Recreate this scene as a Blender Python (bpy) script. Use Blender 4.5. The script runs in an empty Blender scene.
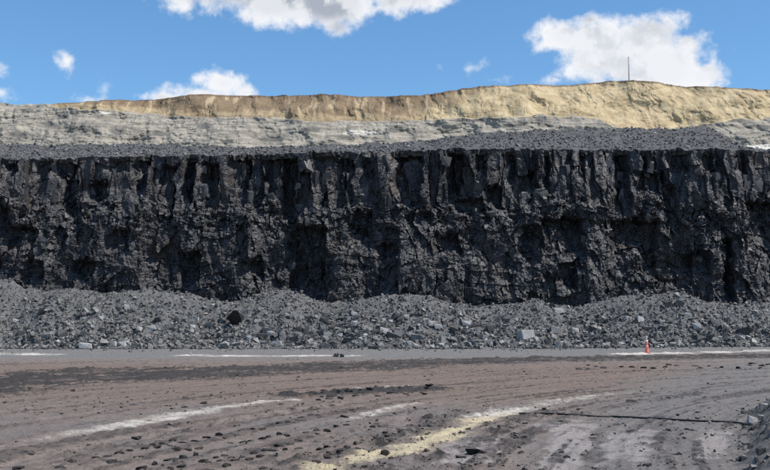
import bpy, bmesh, math, random
import numpy as np
from mathutils import Vector

random.seed(7)
RNG = np.random.default_rng(7)
SC = bpy.context.scene
COL = SC.collection
R = math.radians

# ------------------------------------------------------------------ camera
CAM_H = 1.7
F = 1058.0                       # focal length in units of the 770-wide frame
PITCH = math.atan(95.0 / F)
cam_d = bpy.data.cameras.new('camera')
cam_d.sensor_fit = 'HORIZONTAL'
cam_d.sensor_width = 36.0
cam_d.lens = 36.0 * F / 770.0
cam_d.clip_start = 0.1
cam_d.clip_end = 8000
cam = bpy.data.objects.new('camera', cam_d)
COL.objects.link(cam)
cam.location = (0, 0, CAM_H)
cam.rotation_euler = (math.pi / 2 + PITCH, 0, 0)
SC.camera = cam

# ------------------------------------------------------------------ light
SUN_EL = R(53)
SUN_AZ = R(107)                  # clockwise from +Y (view direction): high on the right, grazing the wall
sun_d = bpy.data.lights.new('sun', 'SUN')
sun_d.energy = 5.0
sun_d.angle = R(0.53)
sun_d.color = (1.0, 0.945, 0.865)
sun = bpy.data.objects.new('sun', sun_d)
COL.objects.link(sun)
to_sun = Vector((math.sin(SUN_AZ) * math.cos(SUN_EL), math.cos(SUN_AZ) * math.cos(SUN_EL), math.sin(SUN_EL)))
sun.rotation_euler = to_sun.to_track_quat('Z', 'Y').to_euler()
sun.location = (60, -30, 80)

SC.view_settings.view_transform = 'Standard'
SC.view_settings.look = 'None'
SC.view_settings.gamma = 1
SC.view_settings.exposure = 0.12
SC.view_settings.use_curve_mapping = False


def pix_dir(px, py):
    a = (px - 385.0) / F
    b = (235.0 - py) / F
    c, s = math.cos(PITCH), math.sin(PITCH)
    return np.array([a, c - b * s, s + b * c])


class NT:
    """small helper for node trees"""
    def __init__(self, nt):
        self.nt = nt
        nt.nodes.clear()

    def n(self, typ, **kw):
        nd = self.nt.nodes.new(typ)
        for k, v in kw.items():
            setattr(nd, k, v)
        return nd

    def link(self, a, b):
        self.nt.links.new(a, b)

    def put(self, sock, v):
        if isinstance(v, bpy.types.NodeSocket):
            self.link(v, sock)
        elif v is not None:
            sock.default_value = v

    def math(self, op, a, b=None, c=None, clamp=False):
        nd = self.n('ShaderNodeMath', operation=op)
        nd.use_clamp = clamp
        self.put(nd.inputs[0], a)
        self.put(nd.inputs[1], b)
        self.put(nd.inputs[2], c)
        return nd.outputs[0]

    def mix(self, f, a, b, blend='MIX'):
        nd = self.n('ShaderNodeMix', data_type='RGBA', blend_type=blend)
        self.put(nd.inputs[0], f)
        self.put(nd.inputs[6], a if not isinstance(a, tuple) else (*a, 1) if len(a) == 3 else a)
        self.put(nd.inputs[7], b if not isinstance(b, tuple) else (*b, 1) if len(b) == 3 else b)
        return nd.outputs[2]

    def noise(self, vec, scale, detail=4, rough=0.55, dist=0.0):
        nd = self.n('ShaderNodeTexNoise')
        self.put(nd.inputs['Vector'], vec)
        nd.inputs['Scale'].default_value = scale
        nd.inputs['Detail'].default_value = detail
        nd.inputs['Roughness'].default_value = rough
        nd.inputs['Distortion'].default_value = dist
        return nd.outputs['Fac']

    def smooth(self, v, lo, hi, a=0.0, b=1.0):
        nd = self.n('ShaderNodeMapRange', interpolation_type='SMOOTHSTEP')
        self.put(nd.inputs['Value'], v)
        nd.inputs['From Min'].default_value = lo
        nd.inputs['From Max'].default_value = hi
        nd.inputs['To Min'].default_value = a
        nd.inputs['To Max'].default_value = b
        return nd.outputs[0]


# ------------------------------------------------------------------ world: clear sky with fair-weather clouds
world = bpy.data.worlds.new('World')
SC.world = world
world.use_nodes = True
w = NT(world.node_tree)
SKY_STRENGTH = 0.115
sky = w.n('ShaderNodeTexSky', sky_type='NISHITA')
sky.sun_disc = False
sky.sun_elevation = SUN_EL
sky.sun_rotation = SUN_AZ
sky.altitude = 200
sky.air_density = 1.0
sky.dust_density = 0.35
sky.ozone_density = 2.2
tc = w.n('ShaderNodeTexCoord')
sep = w.n('ShaderNodeSeparateXYZ')
w.link(tc.outputs['Generated'], sep.inputs[0])
az = w.math('ARCTAN2', sep.outputs[0], sep.outputs[1])
el = w.math('ARCSINE', sep.outputs[2])
CLOUDS = [  # photo px centre, radii, strength
    (225, -12, 84, 30, 1.3), (325, 2, 66, 34, 1.4), (338, 28, 22, 17, 1.1), (402, -8, 56, 26, 1.2), (190, -8, 50, 22, 1.1),
    (275, -2, 66, 30, 1.4),
    (612, 54, 62, 40, 1.4), (566, 36, 32, 20, 1.15), (590, 40, 36, 28, 1.3), (648, 38, 46, 28, 1.4), (668, 64, 52, 34, 1.3), (706, 74, 26, 20, 1.0), (590, 20, 16, 11, .9),
    (686, 42, 26, 18, 1.1), (556, 80, 24, 8, .5), (630, 74, 90, 18, 1.0),
    (224, 83, 30, 16, .95), (160, 97, 26, 8, .8), (205, 94, 55, 8, .7), (245, 92, 20, 12, .9),
    (66, 60, 10, 9, .42), (104, 88, 10, 14, .36), (90, 100, 12, 7, .4), (464, 69, 22, 10, .40), (492, 80, 18, 5, .2), (-4, 70, 12, 12, .6),
    (2, 92, 12, 7, .4),
]
g = None
for (cx, cy, rx, ry, st) in CLOUDS:
    d = pix_dir(cx, cy)
    d = d / np.linalg.norm(d)
    a0, e0 = math.atan2(d[0], d[1]), math.asin(d[2])
    da = w.math('MULTIPLY_ADD', az, F / rx, -a0 * F / rx)
    de = w.math('MULTIPLY_ADD', el, F / ry, -e0 * F / ry)
    q = w.math('MULTIPLY', de, de)
    q = w.math('MULTIPLY_ADD', da, da, q)
    q = w.math('MULTIPLY_ADD', w.math('SQRT', q), -st, st)      # cone falling from st at the centre to 0 at the rim
    g = q if g is None else w.math('SMOOTH_MAX', g, q, 0.25)
# the same kind of scattered cloud over the rest of the sky
cov = w.noise(tc.outputs['Generated'], 3.2, 3, 0.5)
rest = w.smooth(cov, 0.50, 0.72, -0.6, 1.0)
away = w.math('MAXIMUM', w.smooth(w.math('ABSOLUTE', az), 0.42, 0.62), w.smooth(el, 0.38, 0.55))
rest = w.math('MULTIPLY_ADD', w.math('ADD', rest, 1.5), away, -1.5)
g = w.math('MAXIMUM', w.math('MAXIMUM', g, -1.5), rest)
dirv = tc.outputs['Generated']
n1 = w.noise(dirv, 24.0, 8, 0.57, 0.12)
mp = w.n('ShaderNodeMapping')
w.link(dirv, mp.inputs['Vector'])
mp.inputs['Location'].default_value = to_sun * 0.016
n2 = w.noise(mp.outputs[0], 24.0, 6, 0.57, 0.12)
n3 = w.noise(dirv, 70.0, 4, 0.6, 0.1)
dens = w.math('MULTIPLY_ADD', w.math('SUBTRACT', n1, 0.5), 2.3, w.math('ADD', g, 0.03))
dens = w.math('MULTIPLY_ADD', w.math('SUBTRACT', n3, 0.5), 1.0, dens)
alpha = w.smooth(dens, 0.02, 0.74)
thick = w.smooth(w.math('MULTIPLY_ADD', w.math('SUBTRACT', n1, 0.5), 1.1, g), 0.22, 1.0)
lit = w.smooth(w.math('SUBTRACT', n1, n2), -0.09, 0.07)
shade = w.math('MULTIPLY', thick, w.math('SUBTRACT', 1.0, w.math('MULTIPLY', lit, 0.65)))
high = w.smooth(el, 0.265, 0.295, 0.48, 1.0)      # flat grey bases show on the cloud overhead
ccol = w.mix(w.math('MULTIPLY', shade, high, clamp=True), (0.90, 0.91, 0.93), (0.38, 0.42, 0.48))
ccol = w.mix(1.0, ccol, (1 / SKY_STRENGTH,) * 3, 'MULTIPLY')
skycol = w.mix(1.0, sky.outputs[0], (0.74, 1.06, 1.25), 'MULTIPLY')
final = w.mix(w.math('MULTIPLY', alpha, 0.97), skycol, ccol)
bg = w.n('ShaderNodeBackground')
bg.inputs['Strength'].default_value = SKY_STRENGTH
w.link(final, bg.inputs['Color'])
wo = w.n('ShaderNodeOutputWorld')
w.link(bg.outputs[0], wo.inputs['Surface'])


# ------------------------------------------------------------------ numeric noise
def _hash(ix, iy, seed):
    with np.errstate(over='ignore'):
        h = (ix.astype(np.int64) * 374761393 + iy.astype(np.int64) * 668265263 + seed * 1274126177) & 0xFFFFFFFF
        h = ((h ^ (h >> 13)) * 1274126177) & 0xFFFFFFFF
        h = ((h ^ (h >> 16)) * 2246822519) & 0xFFFFFFFF
        h = h ^ (h >> 15)
    return h.astype(np.float64) / 4294967296.0


def gnoise(x, y, seed=0):
    x0, y0 = np.floor(x), np.floor(y)
    fx, fy = x - x0, y - y0
    ux, uy = fx * fx * fx * (fx * (fx * 6 - 15) + 10), fy * fy * fy * (fy * (fy * 6 - 15) + 10)
    out = 0
    for i in (0, 1):
        for j in (0, 1):
            ang = _hash(x0 + i, y0 + j, seed) * 2 * np.pi
            dot = np.cos(ang) * (fx - i) + np.sin(ang) * (fy - j)
            out = out + dot * (ux if i else 1 - ux) * (uy if j else 1 - uy)
    return out * 1.5


def fbm(x, y, seed=0, octs=4, gain=0.5, lac=2.07):
    s, a = 0, 1.0
    for o in range(octs):
        s = s + a * gnoise(x + 13.7 * o, y - 7.3 * o, seed + 31 * o)
        x, y, a = x * lac, y * lac, a * gain
    return s


def cells(x, y, seed=0, jit=0.92):
    x0, y0 = np.floor(x), np.floor(y)
    f1 = np.full(np.shape(x), 9.0)
    f2 = np.full(np.shape(x), 9.0)
    dx = np.zeros_like(f1); dy = np.zeros_like(f1); bi = np.zeros_like(f1); bj = np.zeros_like(f1)
    for i in (-1, 0, 1):
        for j in (-1, 0, 1):
            ci, cj = x0 + i, y0 + j
            px = ci + .5 + (_hash(ci, cj, seed) - .5) * jit
            py = cj + .5 + (_hash(ci, cj, seed + 1) - .5) * jit
            d = (x - px) ** 2 + (y - py) ** 2
            near = d < f1
            f2 = np.where(near, f1, np.minimum(f2, d))
            f1 = np.where(near, d, f1)
            dx = np.where(near, x - px, dx); dy = np.where(near, y - py, dy)
            bi = np.where(near, ci, bi); bj = np.where(near, cj, bj)
    return np.sqrt(f1), np.sqrt(f2), dx, dy, _hash(bi, bj, seed + 2), _hash(bi, bj, seed + 3), _hash(bi, bj, seed + 4)


def facets(x, y, sx, sy, amp, tilt, seed):
    """broken-rock relief: every cell a tilted facet at a level of its own"""
    _, _, dx, dy, r1, r2, r3 = cells(x / sx, y / sy, seed)
    return (r1 - .5) * amp + tilt * ((r2 - .5) * dx * sx + (r3 - .5) * dy * sy)


def sstep(v, lo, hi):
    t = np.clip((v - lo) / (hi - lo), 0, 1)
    return t * t * (3 - 2 * t)


# ------------------------------------------------------------------ projection helpers (used only to read positions off the photo)
def at(px, py, Y):
    d = pix_dir(px, py)
    t = Y / d[1]
    return np.array([d[0] * t, Y, CAM_H + d[2] * t])


def proj(x, y, z):
    c, s = math.cos(PITCH), math.sin(PITCH)
    zz = z - CAM_H
    dep = y * c + zz * s
    upv = -y * s + zz * c
    return 385 + F * x / dep, 235 - F * upv / dep


def base_ground(x, y):
    g_ = 0.30 * sstep(y, 66, 81)
    g_ = g_ + 0.16 * sstep(x, 8, 28) * sstep(y, 58, 78)
    return g_


def march(px, py, func, y0, y1, n=700):
    d = pix_dir(px, py)
    Y = np.linspace(y0, y1, n)
    t = Y / d[1]
    X, Z = d[0] * t, CAM_H + d[2] * t
    H = func(X, Y)
    hit = np.nonzero(Z <= H)[0]
    k = hit[0] if len(hit) else n - 1
    return np.array([X[k], Y[k], H[k]])


def on_ground(px, py):
    return march(px, py, base_ground, 8, 110, 3000)


# ------------------------------------------------------------------ mesh helpers
def np_mesh(name, V, Fq):
    me = bpy.data.meshes.new(name)
    V = np.ascontiguousarray(V, dtype=np.float32)
    Fq = np.ascontiguousarray(Fq, dtype=np.int32)
    k = Fq.shape[1]
    me.vertices.add(len(V))
    me.vertices.foreach_set('co', V.ravel())
    me.loops.add(Fq.size)
    me.loops.foreach_set('vertex_index', Fq.ravel())
    me.polygons.add(len(Fq))
    me.polygons.foreach_set('loop_start', np.arange(0, Fq.size, k, dtype=np.int32))
    me.polygons.foreach_set('use_smooth', np.zeros(len(Fq), dtype=bool))     # broken rock: crisp facets
    me.update(calc_edges=True)
    return me


def grid_faces(r, c, o=0):
    i = np.arange((r - 1) * (c - 1))
    a = (i // (c - 1)) * c + i % (c - 1) + o
    return np.stack([a, a + 1, a + c + 1, a + c], 1)


def grid_obj(name, X, Y, Z, mat, smooth=False, extra=None):
    r, c = X.shape
    V = np.stack([X.ravel(), Y.ravel(), Z.ravel()], 1)
    Fq = grid_faces(r, c)
    if extra is not None:
        EV, EF = extra
        Fq = np.concatenate([Fq, np.asarray(EF) + len(V)])
        V = np.concatenate([V, np.asarray(EV, dtype=float)])
    me = np_mesh(name, V, Fq)
    if smooth:
        me.polygons.foreach_set('use_smooth', np.ones(len(Fq), dtype=bool))
    me.materials.append(mat)
    o = bpy.data.objects.new(name, me)
    COL.objects.link(o)
    return o


def attr(o, name, arr):
    a = o.data.attributes.new(name, 'FLOAT', 'POINT')
    v = np.zeros(len(o.data.vertices), dtype=np.float32)
    v[:arr.size] = arr.ravel()
    a.data.foreach_set('value', v)


def tag(o, label=None, cat=None, group=None, kind=None):
    for k, v in (('label', label), ('category', cat), ('group', group), ('kind', kind)):
        if v:
            o[k] = v
    return o


def mesh_obj(name, me, mat, parent=None):
    if mat and not me.materials:
        me.materials.append(mat)
    o = bpy.data.objects.new(name, me)
    COL.objects.link(o)
    if parent:
        o.parent = parent
    return o


# ------------------------------------------------------------------ materials
def rock_material(name, dark, light, dust, dust_amt, rough, spec=0.35, bump=0.25, nscale=1.0, island=0.0, obj_rand=0.0, warm=None):
    m = bpy.data.materials.new(name)
    m.use_nodes = True
    t = NT(m.node_tree)
    geo = t.n('ShaderNodeNewGeometry')
    pos = geo.outputs['Position']
    a = t.noise(pos, 0.9 * nscale, 6, 0.65)
    b = t.noise(pos, 6.0 * nscale, 5, 0.7)
    f = t.smooth(t.math('ADD', t.math('MULTIPLY', a, 0.6), t.math('MULTIPLY', b, 0.4)), 0.36, 0.66)
    col = t.mix(f, dark, light)
    if warm:
        wn = t.smooth(t.noise(pos, 0.28, 4, 0.6), 0.52, 0.70)
        col = t.mix(t.math('MULTIPLY', wn, 0.55), col, warm)
    if dust_amt > 0:
        sp = t.n('ShaderNodeSeparateXYZ')
        t.link(geo.outputs['Normal'], sp.inputs[0])
        up = t.smooth(sp.outputs[2], 0.25, 0.85)
        dn = t.smooth(t.noise(pos, 2.3 * nscale, 5, 0.7), 0.35, 0.65)
        col = t.mix(t.math('MULTIPLY', t.math('MULTIPLY', up, dn), dust_amt), col, dust)
    if island or obj_rand:
        src = geo.outputs['Random Per Island'] if island else t.n('ShaderNodeObjectInfo').outputs['Random']
        amt = island or obj_rand
        p = t.math('POWER', src, 2.0)
        s = t.math('MULTIPLY_ADD', p, amt, 1.0 - amt * 0.30)
        cm = t.n('ShaderNodeCombineColor')
        for i in range(3):
            t.link(s, cm.inputs[i])
        col = t.mix(1.0, col, cm.outputs[0], 'MULTIPLY')
    bs = t.n('ShaderNodeBsdfPrincipled')
    t.link(col, bs.inputs['Base Color'])
    bs.inputs['Specular IOR Level'].default_value = spec
    t.link(t.smooth(b, 0.3, 0.7, rough - 0.12, min(1.0, rough + 0.12)), bs.inputs['Roughness'])
    bn = t.n('ShaderNodeBump')
    bn.inputs['Strength'].default_value = bump
    bn.inputs['Distance'].default_value = 0.06
    hn = t.math('ADD', t.noise(pos, 9.0 * nscale, 6, 0.75), t.math('MULTIPLY', t.noise(pos, 34.0 * nscale, 3, 0.7), 0.4))
    t.link(hn, bn.inputs['Height'])
    t.link(bn.outputs[0], bs.inputs['Normal'])
    out = t.n('ShaderNodeOutputMaterial')
    t.link(bs.outputs[0], out.inputs[0])
    return m


M_COAL = rock_material('coal', (0.015, 0.0152, 0.018), (0.056, 0.054, 0.057), (0.16, 0.157, 0.16), 0.6, 0.52, 0.38, 0.4, 1.3, warm=(0.070, 0.054, 0.045))
M_COALBLOCK = rock_material('coal_block', (0.018, 0.018, 0.021), (0.055, 0.054, 0.057), (0.17, 0.165, 0.165), 0.7, 0.5, 0.5, 0.4, 1.3, obj_rand=0.9)
M_COALBITS = rock_material('coal_bits', (0.018, 0.018, 0.021), (0.065, 0.063, 0.066), (0.17, 0.165, 0.165), 0.7, 0.5, 0.5, 0.4, 1.3, island=0.9)
M_COALSHADE = rock_material('coal_with_shade', (0.010, 0.010, 0.012), (0.022, 0.022, 0.025), (0.05, 0.05, 0.05), 0.2, 0.5, 0.4, 0.2)  # near-black coal: the shade on the boulder's faces is put into the colour
M_PILE = rock_material('rubble_fines', (0.090, 0.089, 0.088), (0.160, 0.157, 0.154), (0.20, 0.197, 0.195), 0.4, 0.9, 0.2, 0.7, 2.0)
M_BITS = rock_material('rubble_bits', (0.065, 0.063, 0.061), (0.165, 0.161, 0.155), (0.25, 0.243, 0.233), 0.7, 0.72, 0.35, 0.3, 2.0, island=1.3)
M_ROCK = rock_material('rubble_rock', (0.08, 0.078, 0.075), (0.18, 0.175, 0.168), (0.27, 0.263, 0.252), 0.7, 0.7, 0.35, 0.35, 1.6, obj_rand=1.3)
M_PALE = rock_material('pale_rock', (0.27, 0.265, 0.26), (0.44, 0.43, 0.415), (0.50, 0.49, 0.47), 0.5, 0.8, 0.3, 0.35, 1.6)
M_DARKROCK = rock_material('dark_rock', (0.025, 0.025, 0.028), (0.07, 0.07, 0.072), (0.13, 0.13, 0.13), 0.4, 0.6, 0.4, 0.35, 1.6)
M_SPOIL = rock_material('coal_spoil', (0.060, 0.060, 0.060), (0.13, 0.128, 0.126), (0.14, 0.138, 0.138), 0.3, 0.85, 0.25, 0.7, 2.0)
M_CLOD = rock_material('clod', (0.020, 0.018, 0.017), (0.058, 0.052, 0.048), (0.10, 0.09, 0.084), 0.5, 0.9, 0.15, 0.5, 6.0, obj_rand=0.8)
M_CLODBITS = rock_material('clod_bits', (0.030, 0.026, 0.024), (0.085, 0.074, 0.067), (0.15, 0.128, 0.113), 0.7, 0.9, 0.15, 0.5, 6.0, island=1.2)


def plain(name, c, rough=0.6, metal=0.0, spec=0.5):
    m = bpy.data.materials.new(name)
    m.use_nodes = True
    t = NT(m.node_tree)
    geo = t.n('ShaderNodeNewGeometry')
    nz = t.smooth(t.noise(geo.outputs['Position'], 14, 5, 0.7), 0.3, 0.7, 0.72, 1.08)
    cm = t.n('ShaderNodeCombineColor')
    for i in range(3):
        t.link(nz, cm.inputs[i])
    bs = t.n('ShaderNodeBsdfPrincipled')
    t.link(t.mix(1.0, c, cm.outputs[0], 'MULTIPLY'), bs.inputs['Base Color'])
    bs.inputs['Roughness'].default_value = rough
    bs.inputs['Metallic'].default_value = metal
    bs.inputs['Specular IOR Level'].default_value = spec
    out = t.n('ShaderNodeOutputMaterial')
    t.link(bs.outputs[0], out.inputs[0])
    return m


def attr_node(t, name):
    nd = t.n('ShaderNodeAttribute')
    nd.attribute_name = name
    return nd.outputs['Fac']


def ground_material():
    m = bpy.data.materials.new('haul_road_dirt')
    m.use_nodes = True
    t = NT(m.node_tree)
    geo = t.n('ShaderNodeNewGeometry')
    pos = geo.outputs['Position']
    n_big = t.noise(pos, 0.35, 5, 0.6)
    n_mid = t.noise(pos, 2.2, 6, 0.65)
    n_fin = t.noise(pos, 15, 5, 0.7)
    n_grit = t.noise(pos, 60, 3, 0.7)
    n_clod = t.noise(pos, 5.0, 4, 0.7)
    brk = t.math('ADD', t.math('MULTIPLY', t.math('SUBTRACT', n_mid, .5), 1.1), t.math('MULTIPLY', t.math('SUBTRACT', n_fin, .5), 1.0))
    brk = t.math('ADD', brk, t.math('MULTIPLY', t.math('SUBTRACT', n_clod, .5), 1.0))
    col = t.mix(t.smooth(n_mid, 0.35, 0.65), (0.195, 0.160, 0.140), (0.285, 0.235, 0.206))
    col = t.mix(t.smooth(n_big, 0.45, 0.62, 0, 0.6), col, (0.205, 0.188, 0.180))
    col = t.mix(attr_node(t, 'brown'), col, (0.225, 0.168, 0.136))
    col = t.mix(attr_node(t, 'grey'), col, t.mix(t.smooth(n_fin, 0.3, 0.7), (0.160, 0.156, 0.152), (0.235, 0.229, 0.223)))
    gr = attr_node(t, 'gravelpad')
    col = t.mix(t.math('MULTIPLY', t.smooth(t.math('ADD', gr, brk), 0.1, 1.0), gr), col, (0.38, 0.34, 0.32))
    dk = t.math('ADD', attr_node(t, 'coal'), brk)
    col = t.mix(t.smooth(dk, 0.18, 0.85), col, t.mix(n_fin, (0.028, 0.026, 0.025), (0.085, 0.077, 0.073)))
    col = t.mix(t.smooth(n_clod, 0.56, 0.70, 0, 0.5), col, (0.075, 0.066, 0.061))
    ya = attr_node(t, 'yellow')
    ye = t.math('ADD', ya, t.math('MULTIPLY', brk, 1.1))
    col = t.mix(t.math('MULTIPLY', t.smooth(ye, 0.15, 0.95), t.smooth(ya, 0.0, 0.45)), col, t.mix(n_mid, (0.53, 0.43, 0.26), (0.70, 0.61, 0.43)))
    wa = attr_node(t, 'white')
    wh = t.math('ADD', wa, t.math('MULTIPLY', brk, 1.1))
    col = t.mix(t.math('MULTIPLY', t.smooth(wh, 0.1, 1.0), t.smooth(wa, 0.0, 0.5)), col, (0.66, 0.61, 0.54))
    col = t.mix(t.smooth(n_grit, 0.55, 0.75, 0, 0.4), col, (0.08, 0.072, 0.068))
    bs = t.n('ShaderNodeBsdfPrincipled')
    t.link(col, bs.inputs['Base Color'])
    bs.inputs['Roughness'].default_value = 0.92
    bs.inputs['Specular IOR Level'].default_value = 0.2
    bn = t.n('ShaderNodeBump')
    bn.inputs['Strength'].default_value = 0.9
    bn.inputs['Distance'].default_value = 0.05
    t.link(t.math('ADD', n_fin, t.math('MULTIPLY', n_grit, 0.5)), bn.inputs['Height'])
    t.link(bn.outputs[0], bs.inputs['Normal'])
    out = t.n('ShaderNodeOutputMaterial')
    t.link(bs.outputs[0], out.inputs[0])
    return m


def overburden_material():
    m = bpy.data.materials.new('overburden')
    m.use_nodes = True
    t = NT(m.node_tree)
    geo = t.n('ShaderNodeNewGeometry')
    pos = geo.outputs['Position']
    st = t.n('ShaderNodeMapping')
    st.inputs['Scale'].default_value = (0.35, 0.35, 2.4)
    t.link(pos, st.inputs['Vector'])
    bed = t.noise(st.outputs[0], 1.1, 5, 0.65, 0.4)
    gl = t.n('ShaderNodeMapping')
    gl.inputs['Scale'].default_value = (1.3, 0.3, 0.16)
    t.link(pos, gl.inputs['Vector'])
    gully = t.noise(gl.outputs[0], 0.75, 5, 0.6, 0.3)
    n_mid = t.noise(pos, 0.8, 6, 0.65)
    n_fin = t.noise(pos, 5.0, 5, 0.7)
    sand = t.mix(t.smooth(n_mid, 0.32, 0.68), (0.36, 0.275, 0.158), (0.54, 0.44, 0.275))
    sand = t.mix(t.smooth(bed, 0.50, 0.72, 0, 0.45), sand, (0.35, 0.275, 0.175))
    brown = t.mix(t.smooth(n_mid, 0.3, 0.7), (0.185, 0.132, 0.082), (0.25, 0.185, 0.118))
    brown = t.mix(t.smooth(gully, 0.53, 0.64, 0, 0.85), brown, (0.47, 0.37, 0.235))
    grey = t.mix(t.smooth(bed, 0.36, 0.64), (0.215, 0.195, 0.163), (0.39, 0.355, 0.292))
    grey = t.mix(t.smooth(n_fin, 0.48, 0.66, 0, 0.6), grey, (0.20, 0.187, 0.165))
    col = t.mix(attr_node(t, 'sand'), brown, sand)
    col = t.mix(attr_node(t, 'grey'), col, grey)
    sm = t.smooth(t.math('ADD', attr_node(t, 'seam'), t.math('MULTIPLY', t.math('SUBTRACT', n_mid, 0.5), 1.5)), 0.35, 0.80)
    col = t.mix(t.math('MULTIPLY', sm, 0.85), col, (0.115, 0.113, 0.105))
    col = t.mix(attr_node(t, 'ash'), col, (0.66, 0.62, 0.54))
    col = t.mix(attr_node(t, 'soil'), col, (0.15, 0.105, 0.07))
    bs = t.n('ShaderNodeBsdfPrincipled')
    t.link(col, bs.inputs['Base Color'])
    bs.inputs['Roughness'].default_value = 0.93
    bs.inputs['Specular IOR Level'].default_value = 0.2
    bn = t.n('ShaderNodeBump')
    bn.inputs['Strength'].default_value = 0.6
    bn.inputs['Distance'].default_value = 0.15
    t.link(t.math('ADD', n_fin, t.math('MULTIPLY', bed, 0.8)), bn.inputs['Height'])
    t.link(bn.outputs[0], bs.inputs['Normal'])
    out = t.n('ShaderNodeOutputMaterial')
    t.link(bs.outputs[0], out.inputs[0])
    return m


# ------------------------------------------------------------------ ground (pit floor with haul-road tracks)
ARC = (40.0, 5.0)                 # the haul road bends round this point


def arc_rs(x, y):
    r_ = np.hypot(x - ARC[0], y - ARC[1])
    s_ = np.arctan2(y - ARC[1], ARC[0] - x) * 48.0
    return r_, s_


def poly_dist(x, y, pts):
    """distance to a polyline and position along it (0..1)"""
    best = np.full(x.shape, 1e9); tt = np.zeros(x.shape)
    n = len(pts) - 1
    for i in range(n):
        ax, ay = pts[i]; bx, by = pts[i + 1]
        ux, uy = bx - ax, by - ay
        t_ = np.clip(((x - ax) * ux + (y - ay) * uy) / (ux * ux + uy * uy), 0, 1)
        d_ = np.hypot(x - ax - t_ * ux, y - ay - t_ * uy)
        near = d_ < best
        best = np.where(near, d_, best)
        tt = np.where(near, (i + t_) / n, tt)
    return best, tt


def gline(pix):
    return [tuple(on_ground(*p)[:2]) for p in pix]


L_white = gline([(-60, 458), (0, 446), (60, 436), (130, 424.5), (180, 414), (230, 406), (262, 402), (305, 399.5)])
L_pale = gline([(350, 419), (380, 411), (410, 404), (440, 402)])
L_yellow = gline([(300, 480), (340, 464), (385, 455), (419, 447), (453, 432), (483, 418), (505, 413)])
L_cream = gline([(483, 416), (510, 411), (544, 403.5), (594, 395), (640, 391)])
L_clods = gline([(300, 396), (345, 394), (400, 392), (432, 390)])
L_crest = gline([(325, 389), (372, 387), (422, 384.5)])
L_band = gline([(-120, 389), (0, 381), (130, 375), (250, 370), (380, 365), (500, 360.5), (640, 357), (770, 355)])
L_edge = [gline([(-20, 353), (62, 355)]), gline([(172, 355), (240, 356), (372, 355.5)]), gline([(600, 354.5), (690, 353), (770, 350.5), (860, 348)])]


def track_bands(x, y):
    """0..1 masks of churned wheel tracks (r, half width, strength)"""
    r_, s_ = arc_rs(x, y)
    out = 0
    for (rc, hw, st, s0, s1) in TRACKS:
        out = np.maximum(out, st * (1 - sstep(np.abs(r_ - rc + 0.25 * gnoise(s_ / 5, r_ * 0 + rc, 5)), hw * .5, hw)) * sstep(s_, s0 - 2, s0) * (1 - sstep(s_, s1, s1 + 3)))
    return out, r_, s_


def rc_of(px, py):
    p = on_ground(px, py)
    return float(np.hypot(p[0] - ARC[0], p[1] - ARC[1])), float(np.arctan2(p[1] - ARC[1], ARC[0] - p[0]) * 48.0)


TRACKS = []
for (pa, pb, hw, st) in [((140, 466), (300, 400), .45, 1.0), ((270, 468), (400, 420), .5, .9), ((190, 430), (290, 408), .4, .6),
                         ((330, 466), (480, 412), .45, .8), ((20, 405), (300, 380), .5, .5), ((0, 420), (220, 392), .5, .5),
                         ((480, 385), (770, 366), .7, .9), ((430, 375), (760, 362), .6, .6), ((440, 392), (620, 380), .5, .5)]:
    r0, s0 = rc_of(*pa)
    r1, s1 = rc_of(*pb)
    TRACKS.append(((r0 + r1) / 2, hw, st, min(s0, s1), max(s0, s1)))


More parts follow.
